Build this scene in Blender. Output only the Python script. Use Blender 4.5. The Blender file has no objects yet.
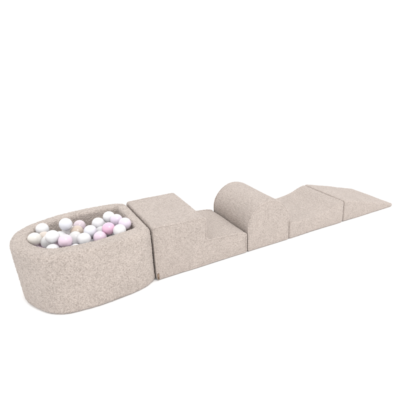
import bpy, bmesh, math, random
import numpy as np
from mathutils import Vector, noise

C = bpy.context.scene.collection
sc = bpy.context.scene

# ------------------------------------------------------------------ camera
cam_d = bpy.data.cameras.new('camera')
cam = bpy.data.objects.new('camera', cam_d)
C.objects.link(cam)
cam.location = (-0.549, -1.7113, 1.1121)
cam.rotation_euler = (1.2052, 0.0, -0.5839)
cam_d.sensor_width = 36
cam_d.lens = 36 * 395.24 / 400
cam_d.shift_x = -51.98 / 400
cam_d.shift_y = -0.98 / 400
cam_d.clip_start = 0.02
cam_d.clip_end = 500
sc.camera = cam

# ------------------------------------------------------------------ studio light: a white room of light, one big soft box
world = bpy.data.worlds.new('World')
sc.world = world
world.use_nodes = True
bg = world.node_tree.nodes['Background']
bg.inputs['Color'].default_value = (1.0, 1.0, 1.0, 1)
bg.inputs['Strength'].default_value = 1.22


def soft_box(name, loc, target, size, power, col=(1, 1, 1)):
    d = bpy.data.lights.new(name, 'AREA')
    d.shape = 'RECTANGLE'
    d.size, d.size_y = size
    d.energy = power
    d.color = col
    o = bpy.data.objects.new(name, d)
    C.objects.link(o)
    o.location = loc
    o.rotation_euler = (Vector(target) - Vector(loc)).to_track_quat('-Z', 'Y').to_euler()
    return o


soft_box('soft_box', (0.9, -3.6, 5.2), (0.5, 0.2, 0.1), (1.9, 1.9), 100, (1, 0.985, 0.965))

sc.view_settings.view_transform = 'Standard'
sc.view_settings.look = 'None'
sc.view_settings.exposure = 0.28
sc.view_settings.gamma = 1.0
sc.render.film_transparent = False
sc.cycles.use_denoising = True
sc.cycles.max_bounces = 10
sc.cycles.transparent_max_bounces = 16


# ------------------------------------------------------------------ materials
def new_mat(name):
    m = bpy.data.materials.new(name)
    m.use_nodes = True
    nt = m.node_tree
    return m, nt, nt.nodes['Principled BSDF']


def boucle_mat(name, dark, light, bump):
    m, nt, b = new_mat(name)
    N, L = nt.nodes.new, nt.links.new
    tc = N('ShaderNodeTexCoord')
    curl = N('ShaderNodeTexVoronoi'); curl.inputs['Scale'].default_value = 150
    warp = N('ShaderNodeTexNoise'); warp.inputs['Scale'].default_value = 60; warp.inputs['Detail'].default_value = 3
    add = N('ShaderNodeMixRGB'); add.blend_type = 'ADD'; add.inputs[0].default_value = 0.006
    L(tc.outputs['Object'], warp.inputs['Vector'])
    L(tc.outputs['Object'], add.inputs[1]); L(warp.outputs['Color'], add.inputs[2])
    L(add.outputs[0], curl.inputs['Vector'])
    yarn = N('ShaderNodeTexNoise'); yarn.inputs['Scale'].default_value = 420; yarn.inputs['Detail'].default_value = 5
    yarn.inputs['Roughness'].default_value = 0.7
    L(tc.outputs['Object'], yarn.inputs['Vector'])
    # random fibre colour mix, with shade between the loops painted in as darker cells
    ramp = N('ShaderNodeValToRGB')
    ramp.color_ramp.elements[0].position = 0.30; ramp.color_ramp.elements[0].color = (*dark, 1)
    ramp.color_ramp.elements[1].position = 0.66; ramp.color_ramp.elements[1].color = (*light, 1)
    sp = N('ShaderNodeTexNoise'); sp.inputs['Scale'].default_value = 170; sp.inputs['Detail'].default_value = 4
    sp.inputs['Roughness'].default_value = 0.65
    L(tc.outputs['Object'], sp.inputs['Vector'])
    loop_shade = N('ShaderNodeTexVoronoi'); loop_shade.inputs['Scale'].default_value = 210
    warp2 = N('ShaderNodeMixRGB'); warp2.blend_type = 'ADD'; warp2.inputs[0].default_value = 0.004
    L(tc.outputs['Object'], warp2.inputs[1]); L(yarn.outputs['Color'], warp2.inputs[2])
    L(warp2.outputs[0], loop_shade.inputs['Vector'])
    sepc = N('ShaderNodeSeparateColor'); L(loop_shade.outputs['Color'], sepc.inputs[0])
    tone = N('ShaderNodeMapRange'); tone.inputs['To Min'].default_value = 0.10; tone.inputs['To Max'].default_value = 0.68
    skew = N('ShaderNodeMath'); skew.operation = 'POWER'; skew.inputs[1].default_value = 0.55      # mostly light cells, fewer dark ones
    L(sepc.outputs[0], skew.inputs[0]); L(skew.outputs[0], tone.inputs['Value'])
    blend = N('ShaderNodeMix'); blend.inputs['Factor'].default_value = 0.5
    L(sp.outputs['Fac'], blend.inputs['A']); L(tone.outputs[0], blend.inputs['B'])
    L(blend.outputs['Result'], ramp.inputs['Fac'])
    big = N('ShaderNodeTexNoise'); big.inputs['Scale'].default_value = 7; big.inputs['Detail'].default_value = 3
    L(tc.outputs['Object'], big.inputs['Vector'])
    hs = N('ShaderNodeMapRange'); hs.inputs['From Min'].default_value = 0.3; hs.inputs['From Max'].default_value = 0.7
    hs.inputs['To Min'].default_value = 0.965; hs.inputs['To Max'].default_value = 1.035
    L(big.outputs['Fac'], hs.inputs['Value'])
    mul = N('ShaderNodeHueSaturation')
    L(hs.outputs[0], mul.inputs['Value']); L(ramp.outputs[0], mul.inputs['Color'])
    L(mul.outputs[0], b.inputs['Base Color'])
    b.inputs['Roughness'].default_value = 0.95
    b.inputs['Specular IOR Level'].default_value = 0.12
    b.inputs['Sheen Weight'].default_value = 0.18
    b.inputs['Sheen Roughness'].default_value = 0.5
    # loops: rounded bumps plus fine yarn
    hm = N('ShaderNodeMath'); hm.operation = 'MULTIPLY_ADD'
    hm.inputs[1].default_value = -0.9
    L(curl.outputs['Distance'], hm.inputs[0])
    L(yarn.outputs['Fac'], hm.inputs[2])
    bp = N('ShaderNodeBump'); bp.inputs['Strength'].default_value = 0.9; bp.inputs['Distance'].default_value = bump
    L(hm.outputs[0], bp.inputs['Height'])
    L(bp.outputs[0], b.inputs['Normal'])
    return m


def ball_mat(name, col, coat=0.6, rough=0.28, alpha=1.0, sss=0.0):
    m, nt, b = new_mat(name)
    N, L = nt.nodes.new, nt.links.new
    tc = N('ShaderNodeTexCoord')
    n = N('ShaderNodeTexNoise'); n.inputs['Scale'].default_value = 25; n.inputs['Detail'].default_value = 3
    L(tc.outputs['Object'], n.inputs['Vector'])
    r = N('ShaderNodeMapRange'); r.inputs['To Min'].default_value = rough - 0.06; r.inputs['To Max'].default_value = rough + 0.08
    L(n.outputs['Fac'], r.inputs['Value']); L(r.outputs[0], b.inputs['Roughness'])
    b.inputs['Base Color'].default_value = (*col, 1)
    b.inputs['Coat Weight'].default_value = coat
    b.inputs['Coat Roughness'].default_value = 0.08
    b.inputs['Alpha'].default_value = alpha
    if sss:
        b.inputs['Subsurface Weight'].default_value = sss
        b.inputs['Subsurface Radius'].default_value = (0.01, 0.01, 0.01)
        b.inputs['Subsurface Scale'].default_value = 0.6
    return m


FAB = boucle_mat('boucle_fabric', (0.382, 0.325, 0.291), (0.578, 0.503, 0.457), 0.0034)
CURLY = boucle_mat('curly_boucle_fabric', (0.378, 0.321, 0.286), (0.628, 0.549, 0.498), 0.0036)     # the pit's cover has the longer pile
MAT = {
    'white': ball_mat('white_plastic', (0.67, 0.67, 0.68)),
    'cream': ball_mat('cream_plastic', (0.64, 0.61, 0.57)),
    'pearl': ball_mat('pearl_plastic', (0.62, 0.625, 0.665), 0.7, 0.2),
    'pink': ball_mat('pale_pink_plastic', (0.66, 0.52, 0.615)),
    'hotpink': ball_mat('bright_pink_plastic', (0.68, 0.42, 0.555)),
    'lilac': ball_mat('lilac_plastic', (0.62, 0.545, 0.64)),
    'rose': ball_mat('dusty_rose_plastic', (0.60, 0.505, 0.545)),
    'beige': ball_mat('beige_plastic', (0.55, 0.485, 0.43)),
    'tan': ball_mat('tan_plastic', (0.50, 0.41, 0.34)),
    'clear': ball_mat('clear_plastic', (0.94, 0.94, 0.945), 0.6, 0.14, 0.52),
}
m, nt, b = new_mat('brown_leather')
b.inputs['Roughness'].default_value = 0.6
nn = nt.nodes.new('ShaderNodeTexNoise'); nn.inputs['Scale'].default_value = 160
rr = nt.nodes.new('ShaderNodeValToRGB')
rr.color_ramp.elements[0].position = 0.42; rr.color_ramp.elements[0].color = (0.10, 0.062, 0.04, 1)
rr.color_ramp.elements[1].position = 0.58; rr.color_ramp.elements[1].color = (0.33, 0.23, 0.155, 1)
tcx = nt.nodes.new('ShaderNodeTexCoord')
nt.links.new(tcx.outputs['Object'], nn.inputs['Vector'])
nt.links.new(nn.outputs['Fac'], rr.inputs['Fac']); nt.links.new(rr.outputs[0], b.inputs['Base Color'])
LEATHER = m
m, nt, b = new_mat('white_backdrop')
b.inputs['Base Color'].default_value = (0.95, 0.95, 0.95, 1)
b.inputs['Roughness'].default_value = 0.9
b.inputs['Specular IOR Level'].default_value = 0.0
WHITE = m


# ------------------------------------------------------------------ helpers
def link(name, me, mat, parent=None):
    o = bpy.data.objects.new(name, me)
    C.objects.link(o)
    if mat and not me.materials:
        me.materials.append(mat)
    if parent:
        o.parent = parent
    return o


def thing(name, label, cat, loc=(0, 0, 0), group=None):
    o = bpy.data.objects.new(name, None)
    o.empty_display_size = 0.05
    C.objects.link(o)
    o.location = loc
    o['label'] = label
    o['category'] = cat
    if group:
        o['group'] = group
    return o


def fillet(poly):
    """poly: list of (x, z, radius), counter-clockwise; returns a dense outline with rounded corners."""
    n = len(poly)
    out = []
    for i in range(n):
        p = np.array(poly[i][:2]); r = poly[i][2]
        a = np.array(poly[i - 1][:2]); c = np.array(poly[(i + 1) % n][:2])
        u = (a - p) / np.linalg.norm(a - p); v = (c - p) / np.linalg.norm(c - p)
        if r <= 0:
            out.append(p); continue
        half = math.acos(max(-1, min(1, u @ v))) / 2
        if abs(half - math.pi / 2) < 0.02:
            out.append(p); continue
        t = r / math.tan(half)
        s, e = p + u * t, p + v * t
        cen = p + (u + v) / np.linalg.norm(u + v) * r / math.sin(half)
        a0 = math.atan2(*(s - cen)[::-1]); a1 = math.atan2(*(e - cen)[::-1])
        d = (a1 - a0 + math.pi) % (2 * math.pi) - math.pi
        for k in range(9):
            w = a0 + d * k / 8
            out.append(cen + r * np.array([math.cos(w), math.sin(w)]))
    out = np.array(out)
    # resample evenly
    cl = np.vstack([out, out[:1]])
    seg = np.linalg.norm(np.diff(cl, axis=0), axis=1)
    cum = np.concatenate([[0], np.cumsum(seg)])
    m = int(cum[-1] / 0.004)
    s = np.linspace(0, cum[-1], m, endpoint=False)
    return np.column_stack([np.interp(s, cum, cl[:, 0]), np.interp(s, cum, cl[:, 1])])


def normals2d(P):
    t = np.roll(P, -1, 0) - np.roll(P, 1, 0)
    t /= np.linalg.norm(t, axis=1)[:, None]
    return np.column_stack([t[:, 1], -t[:, 0]])       # outward for counter-clockwise


def inset(P, d):
    return P - normals2d(P) * d


def rings_mesh(rings, closed=False):
    n = len(rings[0]); V = np.vstack(rings); F = []
    m = len(rings)
    for k in range(m if closed else m - 1):
        a, b2 = k * n, ((k + 1) % m) * n
        for i in range(n):
            j = (i + 1) % n
            F.append((a + i, a + j, b2 + j, b2 + i))
    if not closed:
        F.append(tuple(range(n - 1, -1, -1)))
        F.append(tuple(range((m - 1) * n, m * n)))
    me = bpy.data.meshes.new('raw')
    me.from_pydata(V.tolist(), [], F)
    bm = bmesh.new(); bm.from_mesh(me)
    bmesh.ops.triangulate(bm, faces=[f for f in bm.faces if len(f.verts) > 4], ngon_method='EAR_CLIP')
    bmesh.ops.recalc_face_normals(bm, faces=bm.faces)
    bm.to_mesh(me); bm.free()
    return me


def remeshed(me, voxel=0.0031, smooth=3):
    o = bpy.data.objects.new('tmp', me)
    C.objects.link(o)
    md = o.modifiers.new('r', 'REMESH'); md.mode = 'VOXEL'; md.voxel_size = voxel
    s = o.modifiers.new('s', 'SMOOTH'); s.factor = 0.5; s.iterations = smooth
    dg = bpy.context.evaluated_depsgraph_get()
    out = bpy.data.meshes.new_from_object(o.evaluated_get(dg))
    bpy.data.objects.remove(o)
    bpy.data.meshes.remove(me)
    return out


def coords(me):
    a = np.empty(len(me.vertices) * 3); me.vertices.foreach_get('co', a); return a.reshape(-1, 3)


def vnormals(me):
    a = np.empty(len(me.vertices) * 3); me.vertex_normals.foreach_get('vector', a); return a.reshape(-1, 3)


def pile(me, amp=0.0025, scale=130.0, seed=0.0, puff=0.003):
    """looped pile of the fabric as real relief, plus the soft unevenness of a sewn cover"""
    co, no = coords(me), vnormals(me)
    off = Vector((seed, seed * 1.7, seed * 0.3))
    h = np.empty(len(co))
    for i, c in enumerate(co):
        v = Vector(c) + off
        w = v * scale + noise.noise_vector(v * 70) * 0.55
        d = noise.voronoi(w)[0]
        h[i] = (min(1.0, math.sqrt(max(0.0, d[1] - d[0])) * 1.25) - 0.8 - 0.35 * d[0]) * amp + noise.noise(v * 210) * amp * 0.45 + noise.noise(v * 11) * puff * 0.5 + noise.noise(v * 4.5) * puff
    co = co + no * h[:, None]
    co[:, 2] = np.maximum(co[:, 2], 0.0006)
    me.vertices.foreach_set('co', co.ravel())
    for p in me.polygons:
        p.use_smooth = True
    me.update()
    return me


def tube(path, r, seg=8):
    n = len(path); V = []; F = []
    P = np.array(path)
    T = np.roll(P, -1, 0) - np.roll(P, 1, 0); T /= np.linalg.norm(T, axis=1)[:, None]
    for i in range(n):
        t = Vector(T[i]); a = t.orthogonal()
        ref = Vector((0, 1, 0)) if abs(t.y) < 0.9 else Vector((0, 0, 1))
        a = t.cross(ref).normalized(); b2 = t.cross(a)
        for k in range(seg):
            w = 2 * math.pi * k / seg
            V.append(Vector(P[i]) + (a * math.cos(w) + b2 * math.sin(w)) * r)
    for i in range(n):
        j = (i + 1) % n
        for k in range(seg):
            l = (k + 1) % seg
            F.append((i * seg + k, j * seg + k, j * seg + l, i * seg + l))
    me = bpy.data.meshes.new('tube'); me.from_pydata([tuple(v) for v in V], [], F)
    return me


W = 0.4175          # depth of the blocks
EDGE = 0.0155       # softness of the sewn edges
S45 = EDGE * (1 - math.sqrt(0.5))


def foam(parent, poly, seed, deform=None, y0=0.0, y1=W, EDGE=EDGE):
    S45 = EDGE * (1 - math.sqrt(0.5))
    P = fillet(poly)
    rings = []
    for k in range(7):
        w = math.pi / 2 * k / 6
        ins = EDGE * (1 - math.sin(w)); y = y0 + EDGE * (1 - math.cos(w))
        Q = inset(P, ins); rings.append(np.column_stack([Q[:, 0], np.full(len(Q), y), Q[:, 1]]))
    ny = 20
    for k in range(1, ny):
        y = y0 + EDGE + (y1 - y0 - 2 * EDGE) * k / ny
        rings.append(np.column_stack([P[:, 0], np.full(len(P), y), P[:, 1]]))
    for k in range(6, -1, -1):
        w = math.pi / 2 * k / 6
        ins = EDGE * (1 - math.sin(w)); y = y1 - EDGE * (1 - math.cos(w))
        Q = inset(P, ins); rings.append(np.column_stack([Q[:, 0], np.full(len(Q), y), Q[:, 1]]))
    me = remeshed(rings_mesh(rings))
    if deform:
        co = deform(coords(me)); me.vertices.foreach_set('co', co.ravel()); me.update()
    pile(me, seed=seed)
    if isinstance(parent, tuple):
        name, label, cat, loc, group = parent
        me.name = name
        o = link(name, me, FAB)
        o.location = loc
        o['label'], o['category'], o['group'] = label, cat, group
        return
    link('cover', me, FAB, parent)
    for y in (y0 + S45 + 0.0008, y1 - S45 - 0.0008):
        Q = inset(P, S45 + 0.0008)
        path = np.column_stack([Q[:, 0], np.full(len(Q), y), np.maximum(Q[:, 1], 0.009)])
        if deform:
            path = deform(path)
        t = tube(path, 0.0042)
        pile(t, amp=0.0016, seed=seed + 3, puff=0.003)
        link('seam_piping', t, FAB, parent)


# ------------------------------------------------------------------ the setting
me = bpy.data.meshes.new('floor')
bm = bmesh.new()
bmesh.ops.create_circle(bm, cap_ends=True, radius=120, segments=96)
bm.to_mesh(me); bm.free()
fl = link('floor', me, WHITE)
fl['kind'] = 'structure'

# ------------------------------------------------------------------ foam blocks (x along the train, y away from the camera)
R = 0.018
HT, NX, L1 = 0.300, 0.298, 0.552
t = thing('foam_step_block', 'beige boucle foam block with tall square end and low sloping step, beside the ball pit', 'foam block', group='beige soft play foam pieces')
step = [(0.003, 0, R), (L1 - 0.003, 0, R), (L1 - 0.003, 0.128, 0.022), (0.50, 0.140, 0.10), (0.43, 0.1475, 0.2), (0.36, 0.151, 0.2), (NX, 0.153, 0.018), (NX, HT, 0.020), (0.0025, HT, 0.016)]


def sag(co):
    co = co.copy()
    w = np.clip((co[:, 2] - 0.16) / 0.14, 0, 1) * np.clip(co[:, 0] / NX, 0, 1) * (1 - co[:, 1] / W)
    co[:, 2] -= 0.014 * w
    return co


foam(t, step, 0.0, sag)
# folded leather label sewn into the lower left seam of the front
bm = bmesh.new()
prof = [(0.000, 0.006), (0.0005, -0.006), (0.002, -0.0095), (0.0045, -0.0105), (0.007, -0.0095), (0.0085, -0.006), (0.009, 0.006)]
rows = []
for z in (0.010, 0.018, 0.027, 0.036, 0.041):
    rows.append([bm.verts.new((x + 0.0008 * math.sin(z * 200), y, z)) for x, y in prof])
for a, c in zip(rows, rows[1:]):
    for i in range(len(prof) - 1):
        bm.faces.new((a[i], a[i + 1], c[i + 1], c[i]))
me = bpy.data.meshes.new('label_tag'); bm.to_mesh(me); bm.free()
for p in me.polygons:
    p.use_smooth = True
tag = link('label_tag', me, LEATHER, t)
tag.location = (0.007, 0.006, 0)
md = tag.modifiers.new('thick', 'SOLIDIFY'); md.thickness = 0.0016; md.offset = 0
tag['label'] = 'small folded brown leather label in the front seam'

L2 = 0.856
t = thing('foam_arch_block', 'beige boucle half-roll foam block with round arched top standing behind the low step', 'foam block', (L1, 0, 0), 'beige soft play foam pieces')
wd = L2 - L1 - 0.004
rad = wd / 2
arch = [(0.002, 0, 0.0165), (0.002 + wd, 0, 0.0165)]
for k in range(0, 25):
    a = math.pi * k / 24
    arch.append((0.002 + rad + rad * math.cos(a), 0.141 + rad * math.sin(a), 0))
foam(t, arch, 11.0)

L3 = 1.325
t = ('foam_ramp_block', 'beige boucle foam block with hollow curved top rising to a ridge, between arch and wedge', 'foam block', (L2, 0, 0), 'beige soft play foam pieces')
wd = L3 - L2
ramp = [(0.002, 0, R), (wd - 0.0005, 0, R), (wd - 0.0005, 0.158, 0.0128)]
for x, z in ((0.40, 0.142), (0.34, 0.122), (0.28, 0.109), (0.22, 0.103), (0.16, 0.102), (0.10, 0.105)):
    ramp.append((x, z, 0.15))
ramp.append((0.002, 0.112, 0.018))
foam(t, ramp, 23.0, EDGE=0.0120)

L4 = 1.845
t = ('foam_wedge', 'beige boucle foam wedge sloping down to a thin tip at the end of the row', 'foam block', (L3, 0, 0), 'beige soft play foam pieces')
wd = L4 - L3
wedge = [(0.0005, 0, 0.0122), (wd, 0, 0.012), (wd, 0.0245, 0.012), (0.04, 0.1515, 0.1), (0.0005, 0.158, 0.0122)]
foam(t, wedge, 37.0, EDGE=0.0112)

# ------------------------------------------------------------------ the ball pit
OUT = [(0.0, 0.042), (-.010, .010), (-.046, -.021), (-.11, -.043), (-.19, -.055), (-.28, -.062), (-.37, -.055), (-.445, -.040),
       (-.508, .001), (-.555, .07), (-.585, .14), (-.593, .215), (-.578, .29), (-.545, .347), (-.48, .40), (-.388, .438),
       (-.30, .455), (-.21, .46), (-.12, .456), (-.055, .445), (-.013, .416), (0.0, .378)]


def spline(P, n=24):
    P = np.array(P); N = len(P); o = []
    for i in range(N):
        a, b2, c, d = P[i - 1], P[i], P[(i + 1) % N], P[(i + 2) % N]
        for k in range(n):
            q = k / n
            o.append(.5 * ((2 * b2) + (c - a) * q + (2 * a - 5 * b2 + 4 * c - d) * q * q + (d - a + 3 * b2 - 3 * c) * q ** 3))
    o = np.array(o)
    cl = np.vstack([o, o[:1]])
    cum = np.concatenate([[0], np.cumsum(np.linalg.norm(np.diff(cl, axis=0), axis=1))])
    s = np.linspace(0, cum[-1], 520, endpoint=False)
    o = np.column_stack([np.interp(s, cum, cl[:, 0]), np.interp(s, cum, cl[:, 1])])
    for _ in range(12):
        o = o * 0.5 + (np.roll(o, 1, 0) + np.roll(o, -1, 0)) * 0.25
    return o


S = spline(OUT)[::-1]                       # counter-clockwise
area = 0.5 * np.sum(S[:, 0] * np.roll(S[:, 1], -1) - np.roll(S[:, 0], -1) * S[:, 1])
if area < 0:
    S = S[::-1]
S = S * np.array([0.992, 1.0]) + np.array([0.0005, 0.0])


def inset_soft(P, d):
    Q = P.copy()
    n = max(1, int(d / 0.004))
    for _ in range(n):
        Q = inset(Q, d / n)
        for _ in range(6):
            Q = Q * 0.5 + (np.roll(Q, 1, 0) + np.roll(Q, -1, 0)) * 0.25
    return Q


def inner(d):
    Q = inset_soft(S, d)
    w = np.clip((Q[:, 0] + 0.25) / 0.2, 0, 1)          # the wall is thinner at the flat end
    q = max(0.0, (d - 0.036) / (RIM - 0.036))
    Q[:, 0] += 0.018 * q * w
    Q[:, 1] += 0.016 * q * np.clip((0.19 - Q[:, 1]) / 0.12, 0, 1)      # and a little thicker along the front
    return Q


pit = thing('ball_pit', 'beige boucle foam ball pit with rounded end, filled with pastel plastic balls', 'ball pit', (0, 0, 0), 'beige soft play foam pieces')
HP, RIM = 0.300, 0.078
sec = [(0.016, 0.0), (0.006, 0.004), (0.0, 0.016)]
RO, RI = 0.028, 0.020
sec += [(0.0, 0.016 + (HP - RO - 0.016) * k / 12) for k in range(1, 13)]
for k in range(1, 9):
    w = math.pi / 2 * k / 8
    sec.append((RO * (1 - math.cos(w)), HP - RO + RO * math.sin(w)))
for k in range(0, 7):
    w = math.pi / 2 * k / 6
    sec.append((RIM - RI + RI * math.sin(w), HP - RI + RI * math.cos(w)))
sec += [(RIM, HP - RI - (HP - RI - 0.01) * k / 10) for k in range(1, 11)]
sec += [(RIM - 0.006, 0.003), (0.035, 0.0)]
cache = {}
rings = []
for d, z in sec:
    key = round(d, 5)
    if key not in cache:
        cache[key] = inner(d) if d > 0 else S
    Q = cache[key]
    rings.append(np.column_stack([Q[:, 0], Q[:, 1], np.full(len(Q), z)]))
me = remeshed(rings_mesh(rings, closed=True))
co = coords(me)
w = np.clip((-0.28 - co[:, 0]) / 0.30, 0, 1)
co[:, 0] += 0.0125 * (1 - co[:, 2] / HP) * w * w * (3 - 2 * w)       # the rounded end leans in towards its foot
me.vertices.foreach_set('co', co.ravel()); me.update()
pile(me, amp=0.0030, scale=112, seed=51.0, puff=0.002)
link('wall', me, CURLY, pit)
Q = inner(RIM - 0.004)
me = rings_mesh([np.column_stack([Q[:, 0], Q[:, 1], np.full(len(Q), z)]) for z in (0.004, 0.152, 0.160)])
me = remeshed(me, 0.006)
pile(me, seed=60.0)
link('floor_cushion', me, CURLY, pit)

# ------------------------------------------------------------------ plastic balls
def ball_mesh(name, mat, r=0.0307):
    bm = bmesh.new()
    bmesh.ops.create_uvsphere(bm, u_segments=48, v_segments=31, radius=r)
    for v in bm.verts:
        lat = math.asin(max(-1, min(1, v.co.z / r)))
        k = 1 + 0.010 * math.exp(-(lat / 0.035) ** 2)                      # moulding seam round the middle
        if v.co.z > 0:
            k -= 0.035 * math.exp(-((math.pi / 2 - lat) / 0.16) ** 2)       # blow-moulding dimple
        v.co *= k
    for f in bm.faces:
        f.smooth = True
    me = bpy.data.meshes.new(name); bm.to_mesh(me); bm.free()
    me.materials.append(mat)
    return me


BM = {k: ball_mesh(k + '_ball', MAT[k]) for k in MAT}
rnd = random.Random(4)
TOP = [
    ('cream', -0.4835, 0.2126, 0.2849, 'cream white plastic ball nearest the rounded left end of the pit'),
    ('white', -0.4389, 0.3078, 0.2855, 'white plastic ball standing high behind the cream ball at the rounded end'),
    ('beige', -0.4403, 0.2489, 0.2649, 'beige plastic ball low behind the white ball at the rounded end'),
    ('clear', -0.4346, 0.1859, 0.2672, 'clear plastic ball between the cream ball and the large-looking white ball'),
    ('white', -0.4139, 0.1425, 0.3068, 'large-looking white plastic ball just left of the front pale pink ball'),
    ('pink', -0.3694, 0.102, 0.2908, 'pale pink plastic ball by the front rim below the big pearl ball'),
    ('pearl', -0.3407, 0.2395, 0.3138, 'shiny pearl white plastic ball standing highest near the back rim'),
    ('clear', -0.3298, 0.2755, 0.264, 'clear plastic ball just below the highest pearl ball'),
    ('rose', -0.2726, 0.3008, 0.2637, 'dusty rose plastic ball at the back rim in the middle of the pit'),
    ('tan', -0.2988, 0.2192, 0.2716, 'tan beige plastic ball in front of the dusty rose ball'),
    ('clear', -0.3183, 0.1599, 0.2695, 'clear plastic ball directly below the tan ball in the middle of the pit'),
    ('white', -0.2889, 0.1053, 0.2758, 'white plastic ball by the front rim, below and left of the right pearl ball'),
    ('pearl', -0.2496, 0.1526, 0.2868, 'shiny pearl white plastic ball in the middle, right of the tan ball'),
    ('white', -0.1949, 0.2302, 0.285, 'white plastic ball between the right pearl ball and the back rim'),
    ('pink', -0.2211, 0.0932, 0.2708, 'pale pink plastic ball at the front rim left of the bright pink ball'),
    ('hotpink', -0.1706, 0.1226, 0.2931, 'bright pink plastic ball, the strongest coloured of all'),
    ('white', -0.1328, 0.2595, 0.2942, 'white plastic ball at the back rim near the square block'),
    ('lilac', -0.111, 0.2, 0.2951, 'lilac plastic ball right of the white ball at the back rim'),
    ('lilac', -0.0919, 0.1203, 0.3, 'lilac plastic ball nearest the flat end beside the square block'),
    ('clear', -0.1319, 0.0729, 0.2928, 'clear plastic ball at the front rim between bright pink and lilac balls'),
]
DEEP = [[-0.3756, 0.2221, 0.2602], [-0.1962, 0.172, 0.26], [-0.4272, 0.0926, 0.2622], [-0.1225, 0.1474, 0.2512], [-0.3835, 0.1521, 0.2499], [-0.3377, 0.0637, 0.2498], [-0.0941, 0.2414, 0.247], [-0.2451, 0.246, 0.2358], [-0.076, 0.085, 0.243], [-0.166, 0.0971, 0.2334], [-0.1556, 0.2153, 0.2365], [-0.2655, 0.0609, 0.2373], [-0.2642, 0.14, 0.2251], [-0.4, 0.2823, 0.219], [-0.4824, 0.1834, 0.2263], [-0.1353, 0.3566, 0.2197], [-0.3354, 0.1236, 0.2205], [-0.3299, 0.2245, 0.2171], [-0.398, 0.0886, 0.203], [-0.3325, 0.3108, 0.2064], [-0.4193, 0.2075, 0.2093], [-0.4737, 0.2458, 0.2106], [-0.43, 0.1456, 0.2041], [-0.0937, 0.1813, 0.2063], [-0.2675, 0.198, 0.2029], [-0.2017, 0.1443, 0.2041], [-0.1873, 0.2571, 0.2022], [-0.2344, 0.2983, 0.1922], [-0.0975, 0.2877, 0.1923], [-0.2126, 0.0749, 0.1969], [-0.3633, 0.1753, 0.1945], [-0.3127, 0.0725, 0.1931], [-0.2887, 0.2672, 0.1941]]


def ball(kind, loc, label, group):
    o = bpy.data.objects.new('plastic_ball', BM[kind])
    C.objects.link(o)
    o.location = loc
    o.rotation_euler = (rnd.uniform(0, 6), rnd.uniform(0, 6), rnd.uniform(0, 6))
    o['label'] = label
    o['category'] = 'ball'
    o['group'] = group
    return o


for k, x, y, z, lab in TOP:
    ball(k, (x, y, z), lab, 'plastic balls in the ball pit')
DK = ['white', 'clear', 'white', 'clear', 'pink', 'white', 'white', 'lilac', 'beige', 'clear']
NAME = {'white': 'white', 'beige': 'beige', 'clear': 'clear', 'pink': 'pale pink', 'tan': 'tan', 'lilac': 'lilac'}
PEEK = {
    0: 'white plastic ball peeking out beneath the highest pearl ball, above the left pale pink ball',
    1: 'clear plastic ball peeking out between the right pearl ball and the bright pink ball',
    2: 'white plastic ball half hidden by the front rim, under the large-looking white ball',
    4: 'pale pink plastic ball mostly hidden, just left of the large pale pink ball',
    5: 'white plastic ball mostly hidden by the front rim, right of the left pale pink ball',
    21: 'pale pink plastic ball mostly hidden by the front rim, right beneath the cream ball',
}
for i, p in enumerate(DEEP):
    k = DK[i % len(DK)]
    if i in PEEK:
        k = next(q for q in NAME if PEEK[i].startswith(NAME[q]))
        ball(k, p, PEEK[i], 'plastic balls in the ball pit')
    else:
        ball(k, p, NAME[k] + ' plastic ball lying underneath the top layer of balls in the pit', NAME[k] + ' balls underneath in the pit')
